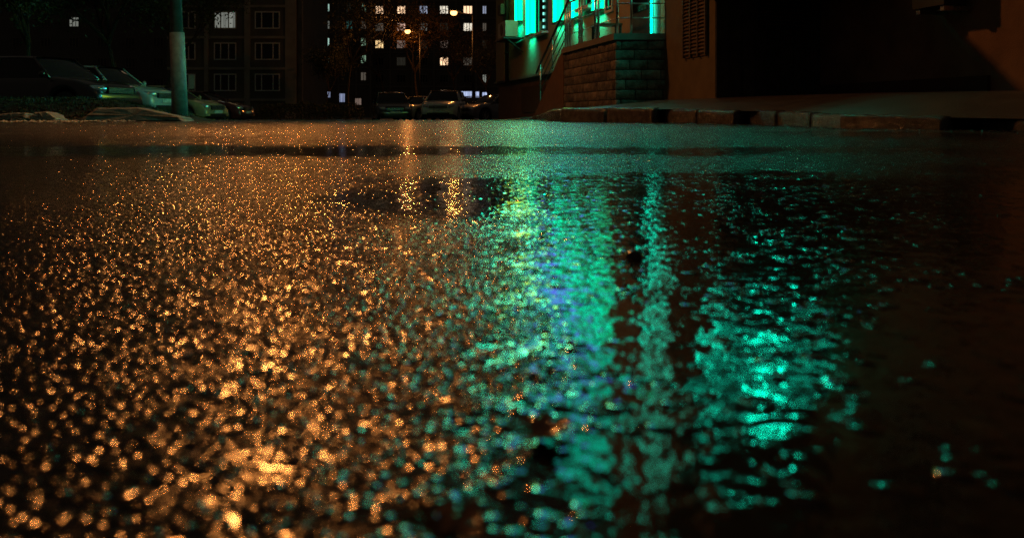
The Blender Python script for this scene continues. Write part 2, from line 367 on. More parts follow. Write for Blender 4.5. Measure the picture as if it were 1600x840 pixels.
# ------------------------------------------------------------------ puddle-side bits near the lens
def leaf(loc, rz, size, label, curl=.3):
    lob = 7; vs = [(0, 0, 0)]; n = 56
    for i in range(n):
        a = 2 * math.pi * i / n; r = .55 + .45 * abs(math.cos(a * lob / 2)) ** .7
        if abs(a - math.pi) < .2: r *= .6
        vs.append((r * math.cos(a) * size, r * math.sin(a) * size * .85, curl * size * (r ** 2) * (.35 + .65 * math.sin(a * 1.5 + 1) ** 2) + .004))
    mid = [(0.5 * x, .5 * y, z * .2 + .003) for x, y, z in vs[1:]]
    allv = vs[:1] + mid + vs[1:]
    fs = [(0, 1 + i, 1 + (i + 1) % n) for i in range(n)] + [(1 + i, 1 + n + i, 1 + n + (i + 1) % n, 1 + (i + 1) % n) for i in range(n)]
    root = empty('fallen_leaf', loc, rz, label, 'leaf', 'leaves lying on the wet road')
    MB().add(allv, fs).build('leaf_blade', M['leafdead'], root, True)
    MB().tube((-size * .5, 0, .003), (-size * 1.5, size * .12, .012), size * .018, size * .03, 6).build('stalk', M['leafdead'], root)
leaf((.012, .345, 0), .5, .016, 'large dark curled leaf lying in the wet close to the lens', .2)
leaf((-.022, .262, 0), 2.4, .014, 'blurred leaf edge at the bottom of the photo, nearest the lens', .5)
mb = MB(); s_ = .0085
random.seed(3)
for r_, z_ in ((1, 0), (.85, .55), (.4, .85)):
    mb.v += [(s_ * r_ * math.cos(k * .785 + .2) * random.uniform(.85, 1.15), s_ * r_ * math.sin(k * .785) * random.uniform(.85, 1.15), s_ * z_) for k in range(8)]
for j in range(2): mb.f += [(j * 8 + k, j * 8 + (k + 1) % 8, j * 8 + 8 + (k + 1) % 8, j * 8 + 8 + k) for k in range(8)]
mb.f.append(tuple(range(16, 24)))
o = mb.build('pebble', M['pebble'], smooth=True); q = P(990, 404, .78); o.location = (q.x, q.y, 0)
tag(o, 'small dark pebble alone in the teal reflection', 'pebble')

# ------------------------------------------------------------------ the shop building at right
CF, S22 = 6.3, .22
un = Vector((-S22, 1, 0)).normalized(); nn = Vector((-un.y, un.x, 0))       # along the front; outwards to the road
def fac(D, off=0, z=0, c=CF): return Vector((c - S22 * D, D, z)) + nn * off
def Dof(px, c=CF): return c / ((px - 800) / F + S22)
def zof(py, D): return EYE - (py - HZ) / F * D
def fbox(mb, D0, D1, z0, z1, o0, o1, c=CF):
    return mb.hexa([fac(D0, o0, z0, c), fac(D1, o0, z0, c), fac(D1, o1, z0, c), fac(D0, o1, z0, c)], [fac(D0, o0, z1, c), fac(D1, o0, z1, c), fac(D1, o1, z1, c), fac(D0, o1, z1, c)])
shop = empty('shop_building', (3.0, 16, 0), 0, 'ochre building with teal light panels beside the stone porch', 'building')
D_end = 31.6; ZP = 1.38; ZT = 13.0
put(fbox(MB(), 14.55, D_end, ZP, ZT, -.02, -9), 'wall', M['render'], shop)
put(fbox(MB(), 14.55, D_end - .12, -.5, ZP + .02, -.10, -8.8), 'plinth', M['plinth'], shop)
put(fbox(MB(), Dof(786), Dof(782), ZP, ZT, -.02, .03), 'pilaster', M['render'], shop)
put(fbox(MB(), 29.6, 31.0, ZP + .002, 6.5, -.018, .10), 'pilaster', M['render'], shop)
for z0, z1, a, b in ((.2, 1.05, 812, 848),):
    put(fbox(MB(), Dof(b), Dof(a), z0, z1, -.099, -.06), 'plinth_panel', M['plinth_d'], shop)
put(fbox(MB(), 20.8, D_end, ZP - .05, ZP + .02, -.05, .06), 'ledge', M['coping'], shop)
mb = MB(); mb.tube(fac(Dof(798), .14, ZP - .1), fac(Dof(798), .14, ZT), .07, .07, 12)
for z in (2.3, 4.2, 6.1): mb.tube(fac(Dof(798), .14, z), fac(Dof(798), .14, z + .06), .085, .085, 12)
put(mb, 'drainpipe', M['darkmetal'], shop, True)
mb = MB(); q = Dof(795); fbox(mb, q - .25, q + .25, zof(24, q), zof(8, q), .05, .35); put(mb, 'security_lamp', M['darkmetal'], shop)
washes = []
# light panels (px from, px to, photo row of the lower end)
for a, b, yb in ((809, 816.5, 34), (826, 836.5, 54), (869.5, 881, 34), (896.5, 910, 28), (930.5, 944, 16)):
    D0, D1 = Dof(b), Dof(a); z0 = zof(yb, (D0 + D1) / 2)
    put(fbox(MB(), D0, D1, z0, 4.72, .0, .11), 'light_panel', M['tealp'], shop)
    put(fbox(MB(), D0, D1, 4.78, 9.0, .0, .12), 'light_panel', M['tealhi'], shop)
    put(fbox(MB(), D0 - .03, D1 + .03, 4.725, 4.775, .0, .14), 'panel_joint', M['white'], shop)
    wash = put(fbox(MB(), D0, D1, z0 - .05, z0 - .004, .02, .14), 'added_downlight', M['darkmetal'], shop)  # casing of an added downlight that carries the teal wash lower
    washes.append((fac((D0 + D1) / 2, .13, z0 - .07), -nn * .22 + Vector((0, 0, -1))))
    mb = MB(); put(mb.tube(fac((D0 + D1) / 2, .15, z0), fac((D0 + D1) / 2, .15, 4.7), .025, .025, 8), 'light_tube', M['teal'], shop, True)
# windows
def fwin(a, b, yb, h, dots=False, sill=True, rows=2):
    D0, D1 = Dof(b), Dof(a); z0 = zof(yb, (D0 + D1) / 2)
    for k in range(rows):
        zz = z0 + k * 3.2
        fr = MB(); t = .06
        fbox(fr, D0, D0 + t, zz, zz + h, -.015, .03); fbox(fr, D1 - t, D1, zz, zz + h, -.015, .03)
        fbox(fr, D0 + t, D1 - t, zz, zz + t, -.015, .03); fbox(fr, D0 + t, D1 - t, zz + h - t, zz + h, -.015, .03)
        fbox(fr, D0 + t, D1 - t, zz + h * .6, zz + h * .6 + .04, -.015, .027)
        w = put(fr, 'window', M['white'] if k or not dots else M['darkmetal'], shop)
        put(fbox(MB(), D0 + t, D1 - t, zz + t, zz + h - t, -.016, -.004), 'pane', M['glass'], shop, top=w)
        if sill: put(fbox(MB(), D0 - .1, D1 + .1, zz - .07, zz - .003, -.01, .2), 'sill', M['white'], shop, top=w)
        if dots:
            Dm = D0 + (D1 - D0) * .3
            for i in range(9): put(fbox(MB(), Dm - .035, Dm + .035, zz + .12 + i * .2, zz + .2 + i * .2, .0, .03), 'fairy_light', M['tealdots'], shop, top=w)
fwin(838.5, 855, 52, 1.9, True)
fwin(912, 929, 12, 1.8, False, True)
fwin(884, 895, 12, 1.8, False, False)
fwin(946, 958, 20, 2.0, False, False)
# door behind the porch railing, framed in dark metal
put(fbox(MB(), 15.95, 16.95, 1.66, 3.75, -.01, .05), 'door', M['darkwall'], shop)
put(fbox(MB(), 16.05, 16.85, 2.25, 3.6, .05, .07), 'door_glass', M['glass'], shop)
# corner column with its tube at the end of the porch
qx, qD = P(1036, 0, 15.75).x, 15.75
put(MB().tube((qx, qD, 1.65), (qx, qD, 8), .19, .19, 24), 'column', M['white'], shop, True)
put(MB().tube((qx - .02, qD - .24, 1.66), (qx - .02, qD - .24, 3.5), .028, .028, 10), 'light_tube', M['teal'], shop, True)
put(MB().tube((qx - .02, qD - .26, 3.56), (qx - .02, qD - .26, 7.4), .045, .045, 10), 'light_tube', M['tealtube'], shop, True)
put(MB().tube((qx - .24, qD - .05, 1.66), (qx - .24, qD - .05, 7.4), .02, .02, 10), 'light_tube', M['teal'], shop, True)
# lightbox signs high on the wall
put(fbox(MB(), 25.4, 27.6, 4.2, 7.0, .18, .40), 'lightbox', M['signy'], shop)
put(fbox(MB(), 20.2, 23.9, 5.0, 6.7, .18, .40), 'lightbox', M['signb'], shop)
# forward block with the louvred shutter (front one) and the dark clad face
CB = 2.95 + S22 * 14.6; D_b0 = 13.0; ZB = 4.3
corner = Vector((CB - S22 * D_b0, D_b0, 0)); rt = Vector((1, .22, 0)).normalized()
blk = empty('entrance_block', corner, 0, 'brown block with a louvred shutter right of the stone porch', 'building')
mb = MB(); far_l = fac(15.0, 0, 0, CB)
b4 = [corner + Vector((0, 0, -.3)), far_l + Vector((0, 0, -.3)), far_l + rt * 6 + Vector((0, 0, -.3)), corner + rt * 6 + Vector((0, 0, -.3))]
put(mb.hexa(b4, [v + Vector((0, 0, ZB + .3)) for v in b4]), 'wall', M['blockrender'], blk)
for k in range(13):
    x0 = .0 + k * .232; rr_ = random.Random(k).uniform(0, .008)
    q0, q1 = corner + rt * (x0 + .006) - un * .002, corner + rt * (x0 + .226) - un * .002
    f0, f1 = q0 - un * (.022 + rr_), q1 - un * (.022 + rr_)
    put(MB().hexa([v + Vector((0, 0, -.1)) for v in (f0, f1, q1, q0)], [v + Vector((0, 0, ZB - .1)) for v in (f0, f1, q1, q0)]), 'cladding_board', M['darkwall'], blk)
def lvbox(mb, D0, D1, z0, z1, o0, o1): return fbox(mb, D0, D1, z0, z1, o0, o1, CB)
Dl0, Dl1 = CB / (306 / F + S22), CB / (271 / F + S22)
shut = put(lvbox(MB(), Dl0, Dl1, 1.12, 3.3, .0, .02), 'shutter', M['slat'], blk)
for k in range(4):
    d = Dl0 + (Dl1 - Dl0) * k / 3; put(lvbox(MB(), d - .02, d + .02, 1.12, 3.3, .02, .06), 'shutter_stile', M['slat'], blk, top=shut)
for k in range(3):
    d0 = Dl0 + (Dl1 - Dl0) * k / 3 + .022; d1 = Dl0 + (Dl1 - Dl0) * (k + 1) / 3 - .022
    for j in range(34):
        z = 1.17 + j * .062; a = [fac(d0, .021, z + .03, CB), fac(d1, .021, z + .03, CB), fac(d1, .05, z, CB), fac(d0, .05, z, CB)]
        put(MB().hexa(a, [v + Vector((0, 0, .012)) for v in a]), 'slat', M['slat'], blk, top=shut)
mb = MB(); a = corner + rt * .75 - un * .04; 
gr = put(MB().hexa([a + Vector((0, 0, 1.55)), a - un * .03 + Vector((0, 0, 1.55)), a - un * .03 + rt * .8 + Vector((0, 0, 1.55)), a + rt * .8 + Vector((0, 0, 1.55))], [v + Vector((0, 0, 3.2)) for v in (a, a - un * .03, a - un * .03 + rt * .8, a + rt * .8)]), 'vent_grille', M['darkmetal'], blk)
for j in range(24):
    z = 1.6 + .066 * j; b_ = a - un * .032
    put(MB().hexa([b_ + Vector((0, 0, z + .02)), b_ - un * .03 + Vector((0, 0, z)), b_ - un * .03 + rt * .8 + Vector((0, 0, z)), b_ + rt * .8 + Vector((0, 0, z + .02))], [v + Vector((0, 0, .01)) for v in (b_ + Vector((0, 0, z + .02)), b_ - un * .03 + Vector((0, 0, z)), b_ - un * .03 + rt * .8 + Vector((0, 0, z)), b_ + rt * .8 + Vector((0, 0, z + .02)))]), 'slat', M['slat'], blk, top=gr)
a = corner - un * .14 + rt * .05
put(MB().tube(a + Vector((0, 0, 4.0)), a + rt * 2.6 + Vector((0, 0, 4.0)), .028, .028, 10), 'light_tube', M['tealtube'], blk, True)
put(MB().tube(a - rt * .16 + Vector((0, 0, 3.1)), a - rt * .16 + Vector((0, 0, 4.25)), .028, .028, 10), 'light_tube', M['tealtube'], blk, True)
# brown wing at far right, parallel to the front
CW = 8.1
wing = empty('brown_wing', (6.6, 8, 0), 0, 'red brown wing of the building filling the right edge of the photo', 'building')
put(fbox(MB(), -14, 13.45, -.3, 11, 0, -8, CW), 'wall', M['brownwall'], wing)
put(fbox(MB(), 9.9, 13.4, -.3, .62, .0, .05, CW), 'plinth', M['plinth_d'], wing)
for D0 in (1.6, 4.4, 7.2, 10.3):
    for z in (4.4, 7.3):
        fr = MB(); fbox(fr, D0, D0 + .07, z, z + 1.5, -.01, .04, CW); fbox(fr, D0 + 1.33, D0 + 1.4, z, z + 1.5, -.01, .04, CW)
        fbox(fr, D0 + .07, D0 + 1.33, z, z + .07, -.01, .04, CW); fbox(fr, D0 + .07, D0 + 1.33, z + 1.43, z + 1.5, -.01, .04, CW); fbox(fr, D0 + .67, D0 + .73, z + .07, z + 1.43, -.01, .036, CW)
        w = put(fr, 'window', M['white'], wing); put(fbox(MB(), D0 + .07, D0 + 1.33, z + .07, z + 1.43, -.012, .004, CW), 'pane', M['glass'], wing, top=w)
put(MB().tube(fac(8.3, .09, -.1, CW), fac(8.3, .09, 9, CW), .055, .055, 12), 'drainpipe', M['darkmetal'], wing, True)
# canopy over the wing's entrance; it throws the slanting shadow
can = empty('canopy', tuple(fac(12.3, 0, 0, CW)), 0, 'concrete canopy over the dark entrance between the block and the brown wing', 'canopy')
put(fbox(MB(), 11.5, 13.44, 2.02, 2.2, .004, 2.55, CW), 'roof_slab', M['coping'], can)
q = P(1495, 0, 0); 
ac2 = empty('air_conditioner', tuple(fac(10.6, .2, 1.6, CW)), 0, 'dark air conditioner box on the brown wing at the top right', 'air conditioner')
put(fbox(MB(), 10.15, 10.7, 1.52, 2.1, .12, .45, CW), 'casing', M['darkmetal'], ac2)
put(fbox(MB(), 10.18, 10.25, 1.45, 1.51, .0, .42, CW), 'bracket', M['steel'], ac2); put(fbox(MB(), 10.6, 10.67, 1.45, 1.51, .0, .42, CW), 'bracket', M['steel'], ac2)

# ------------------------------------------------------------------ porch of split stone, stairs, railings
CP = 1.94 + S22 * 15; PZ = 1.65; PF, PB = 15.0, 18.45; PW = 1.09
porch = empty('stone_porch', (2.3, 16.5, .2), 0, 'stone block porch base under the steel railing', 'porch')
def pf(D, w, z): return Vector((CP - S22 * D, D, z)) + Vector((w, 0, 0))        # w: to the right of the porch's road side
def pbox(mb, D0, D1, w0, w1, z0, z1):
    return mb.hexa([pf(D0, w0, z0), pf(D0, w1, z0), pf(D1, w1, z0), pf(D1, w0, z0)], [pf(D0, w0, z1), pf(D0, w1, z1), pf(D1, w1, z1), pf(D1, w0, z1)])
put(pbox(MB(), PF + .03, PB, .03, PW + .2, -.2, PZ - .12), 'core', M['mortar'], porch)
put(pbox(MB(), PF - .05, PB, -.05, PW + .0, PZ - .118, PZ), 'coping', M['coping'], porch)
CH = .187
def stone(cs, nrm, seed):
    """a split-faced block from its four corners: rough face standing proud along nrm"""
    rnd = random.Random(seed); mb = MB(); rows = []
    for j in range(5):
        row = []
        for i in range(7):
            u, v = i / 6, j / 4; q = cs[0].lerp(cs[1], u).lerp(cs[3].lerp(cs[2], u), v)
            e = min(u, 1 - u) * 6 * min(v, 1 - v) * 4; out = .0 if e == 0 else .016 + .022 * noise.noise(q * 9 + Vector((seed, 0, 0))) + rnd.uniform(-.003, .006)
            row.append(q + nrm * (out + .010))
        rows.append(row)
    mb.grid(rows); n0 = len(mb.v)
    ring = [rows[0][i] for i in range(7)] + [rows[j][6] for j in range(1, 5)] + [rows[4][i] for i in range(5, -1, -1)] + [rows[j][0] for j in range(3, 0, -1)]
    m = len(ring); mb.v += [tuple(p) for p in ring] + [tuple(p - nrm * .05) for p in ring]
    mb.f += [(n0 + i, n0 + (i + 1) % m, n0 + m + (i + 1) % m, n0 + m + i) for i in range(m)]
    return mb
sd = 0
for k in range(8):
    z1 = PZ - .122 - k * CH; z0 = z1 - CH + .018
    if z1 < .15: break
    x = -.02 + (0 if k % 2 else -.22); rnd = random.Random(k * 7 + 1)
    while x < PW:                                             # front face
        w = rnd.uniform(.34, .52); a, b = max(x, .0), min(x + w - .016, PW); x += w
        if b - a < .07: continue
        sd += 1; put(stone([pf(PF, a, z0), pf(PF, b, z0), pf(PF, b, z1), pf(PF, a, z1)], Vector((0, -1, 0)), sd), 'stone_block', M['stone'], porch, True)
    d = PF + .02 + (0 if k % 2 else -.2)
    while d < PB:                                             # road-side face
        w = rnd.uniform(.36, .52); a, b = max(d, PF + .015), min(d + w - .016, PB); d += w
        if b - a < .07: continue
        sd += 1; put(stone([pf(b, .03, z0), pf(a, .03, z0), pf(a, .03, z1), pf(b, .03, z1)], nn, sd), 'stone_block', M['stone'], porch, True)
# stairs going down away from the lens along the wall
stairs = empty('entrance_stairs', (1.6, 19.6, .1), 0, 'brown flight of steps behind the stone porch going down to the pavement', 'stairs')
NS = 9; SD = .285; rise = (PZ - .12) / NS
for k in range(NS):
    put(pbox(MB(), PB + k * SD + .002, PB + (k + 1) * SD + .02, .10, PW + .1, -.1, PZ - (k + 1) * rise + .02), 'step', M['coping'], stairs)
mb = MB(); e = PB + NS * SD
A_ = [pf(PB + .003, 0, -.2), pf(PB + .003, .095, -.2), pf(e + .1, .095, -.2), pf(e + .1, 0, -.2)]
B_ = [pf(PB + .003, 0, PZ + .03), pf(PB + .003, .095, PZ + .03), pf(e + .1, .095, .14), pf(e + .1, 0, .14)]
put(mb.hexa(A_, B_), 'side_wall', M['plinth'], stairs)
rail = empty('porch_railing', (2.2, 16.6, PZ), 0, 'brushed steel railing round the top of the stone porch', 'railing')
RH = 1.02
def post(D, w, z, h, root, r=.024): put(MB().tube(pf(D, w, z), pf(D, w, z + h), r, r, 10), 'post', M['steel'], root, True)
def bar(a, b, root, r=.012, nm='rail', m='steel'): put(MB().tube(a, b, r, r, 8), nm, M[m], root, True)
for D in (PF + .08, 16.15, 16.35, 17.25, 17.42, 18.1, 18.28, PB): post(D, .06, PZ, RH, rail, .026)
for w in (.32, ): post(PF + .06, w, PZ, RH, rail)
for z in (.30, .57, .80): 
    bar(pf(PF + .08, .06, PZ + z), pf(PB, .06, PZ + z), rail); bar(pf(PF + .06, .06, PZ + z), pf(PF + .06, PW, PZ + z), rail)
bar(pf(PF + .08, .06, PZ + RH), pf(PB, .06, PZ + RH), rail, .024, 'handrail'); bar(pf(PF + .06, .06, PZ + RH), pf(PF + .06, PW, PZ + RH), rail, .024, 'handrail')
sr = empty('stair_railing', (1.2, 19.6, PZ), 0, 'dark handrail and thin bars sloping down the steps left of the porch', 'railing')
Z2 = .45; De = e - .15
bar(pf(PB - .4, .05, PZ + 1.05 + .1), pf(De + .25, .05, Z2 + .78), sr, .03, 'handrail', 'darkmetal')
for z in (.25, .48, .70): bar(pf(PB, .05, PZ + z), pf(De, .05, Z2 + z - .05), sr, .012, 'rail', 'darkmetal')
for t in (.45, .93):
    D = PB + (De - PB) * t; zz = PZ + (Z2 - PZ) * t; post(D, .05, zz - .15, 1.0 + .1, sr, .02)
# second porch items: a bench and a dark leaning prop seen between the bars
bench = empty('bench', tuple(pf(16.9, .75, PZ)), 0, 'low wooden bench on the porch behind the steel bars', 'bench')
q = pf(17.2, .4, 0)
put(pbox(MB(), 17.0, 17.35, .28, .85, PZ + .38, PZ + .42), 'seat', M['slat'], bench)
for a_, b_ in ((.3, 17.03), (.8, 17.03), (.3, 17.3), (.8, 17.3)): put(pbox(MB(), b_, b_ + .04, a_, a_ + .04, PZ + .001, PZ + .379), 'leg', M['darkmetal'], bench)
# air conditioner between the first light panels
ac = empty('air_conditioner', tuple(fac(27.6, .3, 2.7)), 0, 'pale air conditioner box on brackets below the leftmost teal panel', 'air conditioner')
D0, D1 = Dof(818), Dof(805)
put(fbox(MB(), D0, D1, zof(60, 27.5), zof(36, 27.5), .2, .62), 'casing', M['acwhite'], ac)
put(MB().tube(fac((D0 + D1) / 2, .622, zof(48, 27.5)), fac((D0 + D1) / 2, .64, zof(48, 27.5)), .2, .2, 20), 'fan_grille', M['darkmetal'], ac)
put(fbox(MB(), D0 - .1, D1 + .2, zof(64, 27.5), zof(61.5, 27.5), .0, .7), 'shelf', M['darkmetal'], ac)
mb = MB(); put(mb.tube(fac(D0, .02, zof(84, 27.5)), fac(D0, .6, zof(63, 27.5)), .03, .03, 8), 'bracket', M['darkmetal'], ac)

# ------------------------------------------------------------------ street lamps
def spot(name, loc, aim, col, e, r, parent, cone=132):
    l = bpy.data.lights.new(name, 'SPOT'); l.energy = e; l.color = col; l.shadow_soft_size = r; l.spot_size = R(cone); l.spot_blend = 1
    o = bpy.data.objects.new(name, l); sc.collection.objects.link(o); o.parent = parent; o.location = rooted(parent) @ Vector(loc)
    o.rotation_euler = Vector(aim).to_track_quat('-Z', 'Y').to_euler(); return o
def point(name, loc, col, e, r, parent):
    l = bpy.data.lights.new(name, 'POINT'); l.energy = e; l.color = col; l.shadow_soft_size = r
    o = bpy.data.objects.new(name, l); sc.collection.objects.link(o); o.parent = parent; o.location = parent_inv(parent) @ Vector(loc); return o
def parent_inv(p): return rooted(p)
def street_lamp(base, top, arm_end, r0, r1, label, energy, sleeve=None, size=1.0, lr=.12, aim=None):
    root = empty('street_lamp', base, 0, label, 'street lamp', 'sodium street lamps')
    b, t, a = Vector(base), Vector(top), Vector(arm_end)
    if sleeve:
        k = (sleeve - b.z) / (t.z - b.z); m = b.lerp(t, k)
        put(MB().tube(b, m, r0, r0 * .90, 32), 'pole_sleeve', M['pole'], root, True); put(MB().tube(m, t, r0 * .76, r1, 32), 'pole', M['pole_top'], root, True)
    else: put(MB().tube(b, t, r0, r1, 14), 'pole', M['darkmetal'], root, True)
    put(MB().tube(t, a + (t - a).normalized() * .3, r1 * .6, r1 * .5, 10), 'arm', M['darkmetal'], root)
    d = (a - t); d.z = 0; d.normalize(); s = Vector((-d.y, d.x, 0)); z = Vector((0, 0, 1)); mb = MB()
    rows = [[a + d * x * size + s * (w * size * math.cos(k * math.pi / 6)) + z * (.02 + hh * size * math.sin(k * math.pi / 6)) for k in range(7)] for x, w, hh in ((-.42, .04, .03), (-.3, .11, .09), (0, .17, .14), (.25, .15, .12), (.38, .06, .05))]
    mb.grid(rows); hd = put(mb, 'lamp_head', M['darkmetal'], root, True)
    mb = MB(); rows = [[a + d * x * size + s * (w * size * math.cos(k * math.pi / 6)) - z * (hh * size * math.sin(k * math.pi / 6)) for k in range(7)] for x, w, hh in ((-.22, .02, .01), (-.16, .10, .06), (.02, .13, .09), (.18, .10, .06), (.24, .02, .01))]
    if sleeve: put(mb.grid(rows), 'lamp_glass', M['sodium'], root, True, top=hd)
    else: put(MB().lathe([(.02, -.26), (.13, -.24), (.2, -.17), (.22, -.08), (.19, 0)], 'z', 14, a), 'lamp_glass', M['sodium_far'], root, True, top=hd)
    if aim: spot('lamp_bulb', a - z * .3, (.8, .3, -.5), SOD, 620, lr, root, 120); spot('lamp_bulb', a - z * (.16 + lr), aim, SOD, energy, lr, root)  # first spot added in the head to turn the ochre wall orange
    else: point('lamp_bulb', a - z * (.16 + lr), SOD, energy, lr, root)
LAMP_E = 2600
street_lamp((-7.05, 17.0, -.02), (-7.40, 17.1, 8.3), (-4.75, 16.0, 8.15), .165, .085, 'tall pole beside the parked cars at left, lower part painted paler and lit teal', LAMP_E, sleeve=1.87, lr=.26, aim=(-.05, -.8, -.6))
q = P(637, 50, 60); street_lamp((q.x + .9, 60.2, -.25), (q.x + .9, 60.2, 6.2), (q.x, 60, q.z + .12), .07, .05, 'distant street lamp glowing over the two parked cars in the middle', 420, size=1.0)
q = P(709, 21, 51); street_lamp((q.x + 1.2, 51.3, -.25), (q.x + 1.2, 51.3, 6.5), (q.x, 51, q.z + .12), .07, .05, 'distant street lamp right of and higher than the other glowing one', 260, size=1.0)

fl = empty('floodlight', (3.05, 12.75, 4.8), 0, 'teal floodlight added out of view on a short arm above the corner of the brown block', 'floodlight')  # added teal fill for the pole, kerb slabs and porch
put(MB().box(2.93, 3.17, 12.66, 12.80, 4.83, 5.03), 'casing', M['darkmetal'], fl)
put(MB().box(2.95, 3.15, 12.62, 12.659, 4.85, 5.01), 'lens', M['teal'], fl)
put(MB().tube((3.05, 12.80, 4.9), (3.4, 13.4, 4.25), .025, .025, 8), 'arm', M['darkmetal'], fl)
spot('added_flood_bulb', (3.03, 12.4, 4.85), (-.85, .22, -.45), (0, 1, .60), 400, .2, fl, 116)
added_teal_flood = fl
fl = empty('floodlight', tuple(fac(24.4, .5, 6.2)), 0, 'teal floodlight added out of view over the window with the fairy lights', 'floodlight')  # added to put more teal on the pole and cars
put(fbox(MB(), 24.3, 24.6, 6.1, 6.4, .45, .62), 'casing', M['darkmetal'], fl)
put(fbox(MB(), 24.32, 24.58, 6.12, 6.38, .622, .64), 'lens', M['teal'], fl)
put(MB().tube(fac(24.45, .0, 6.5), fac(24.45, .5, 6.3), .025, .025, 8), 'arm', M['darkmetal'], fl)
spot('added_flood_bulb', fac(24.4, 1.0, 6.2), nn * .8 + Vector((0, -.35, -.45)), (0, 1, .60), 480, .5, fl, 168)
fl = empty('floodlight', (3.9, 12.75, 4.1), 0, 'small teal floodlight added out of view on the dark clad face of the brown block', 'floodlight')  # added unseen source for the teal flecks on the wet road
put(MB().box(3.8, 4.0, 12.7, 12.84, 4.10, 4.28), 'casing', M['darkmetal'], fl)
put(MB().box(3.82, 3.98, 12.66, 12.699, 4.12, 4.26), 'lens', M['teal'], fl)
put(MB().tube((3.9, 12.84, 4.2), (3.95, 13.15, 4.2), .025, .025, 8), 'arm', M['darkmetal'], fl)
spot('added_flood_bulb', (3.9, 12.45, 4.15), (-.35, -.75, -.55), (0, 1, .60), 24, .12, fl, 110)
for loc, aim in washes:  # added lamps washing the wall below each panel
    l = bpy.data.lights.new('added_downlight_bulb', 'AREA'); l.shape = 'RECTANGLE'; l.size = .72; l.size_y = .05; l.energy = 9; l.color = (0, 1, .6); l.spread = R(120)
    o = bpy.data.objects.new('added_downlight_bulb', l); sc.collection.objects.link(o); o.parent = shop; o.location = rooted(shop) @ loc
    zz = -aim.normalized(); xx = (un - zz * un.dot(zz)).normalized(); o.rotation_euler = Matrix((xx, zz.cross(xx), zz)).transposed().to_euler()
# ------------------------------------------------------------------ flats
def far_window(root, x, z, w, h, yf, lit, frame, bars=(.34, .66)):
    fr = MB(); t = .09
    fr.box(x - w / 2, x - w / 2 + t, yf - .08, yf, z - h / 2, z + h / 2); fr.box(x + w / 2 - t, x + w / 2, yf - .08, yf, z - h / 2, z + h / 2)
    fr.box(x - w / 2 + t, x + w / 2 - t, yf - .08, yf, z - h / 2, z - h / 2 + t); fr.box(x - w / 2 + t, x + w / 2 - t, yf - .08, yf, z + h / 2 - t, z + h / 2)
    for b in bars: fr.box(x - w / 2 + b * w - t / 2, x - w / 2 + b * w + t / 2, yf - .075, yf - .005, z - h / 2 + t, z + h / 2 - t)
    f = put(fr, 'window', M[frame], root)
    put(MB().box(x - w / 2 + t, x + w / 2 - t, yf - .03, yf - .004, z - h / 2 + t, z + h / 2 - t), 'pane', E_[lit] if lit else M['glass'], root, top=f)
    return f
# nearer block (three storeys show)
DA = 72.0; XA0, XA1 = P(262, 0, DA).x, P(464, 0, DA).x; FA = 48.6 / F * DA; zA = lambda py: EYE - (py - HZ) / F * DA
ba = empty('apartment_block', ((XA0 + XA1) / 2, DA + 6, -.25), 0, 'dark nearer apartment block with a grid of pale ribs left of centre', 'building', 'blocks of flats behind the yard')
put(MB().box(XA0, XA1 - .01, DA, DA + 12, -.3, zA(156) + FA * 9), 'wall', M['panel_a'], ba)
put(MB().hexa([(XA1 + .003, DA + .1, -.3), (P(474, 0, DA).x, DA - .5, -.3), (P(481, 0, DA + 13).x, DA + 13, -.3), (P(465, 0, DA + 13).x, DA + 12.9, -.3)], [(XA1 + .003, DA + .1, 27), (P(474, 0, DA).x, DA - .5, 27), (P(481, 0, DA + 13).x, DA + 13, 27), (P(465, 0, DA + 13).x, DA + 12.9, 27)]), 'end_wall', M['side_a'], ba)
for px, w in ((323, .35), (387, .5), (455, 1.0)):
    x = P(px, 0, DA).x; put(MB().box(x - w / 2, x + w / 2, DA - .2, DA, -.25, zA(156) + FA * 9), 'rib', M['panel_j'], ba)
for k in range(10):
    for a, b in ((262, 320), (326.5, 382.5), (391.5, 446)):
        put(MB().box(P(a, 0, DA).x, P(b, 0, DA).x, DA - .16, DA, zA(156) + FA * k - .11, zA(156) + FA * k + .11), 'band', M['panel_j'], ba)
for k in range(9):
    for px, w in ((290, 1.8), (352, 2.0), (418, 2.25)):
        lit = 'grey' if (px == 352 and k == 2) else ({(418, 4): 'yellow', (352, 5): 'white', (290, 6): 'dim', (418, 7): 'warm', (352, 7): 'dimp'}.get((px, k)))
        far_window(ba, P(px, 0, DA).x, zA(129) + FA * k, w, 1.55, DA, lit, 'white', (.27, .73) if px == 418 else (.30, .66))
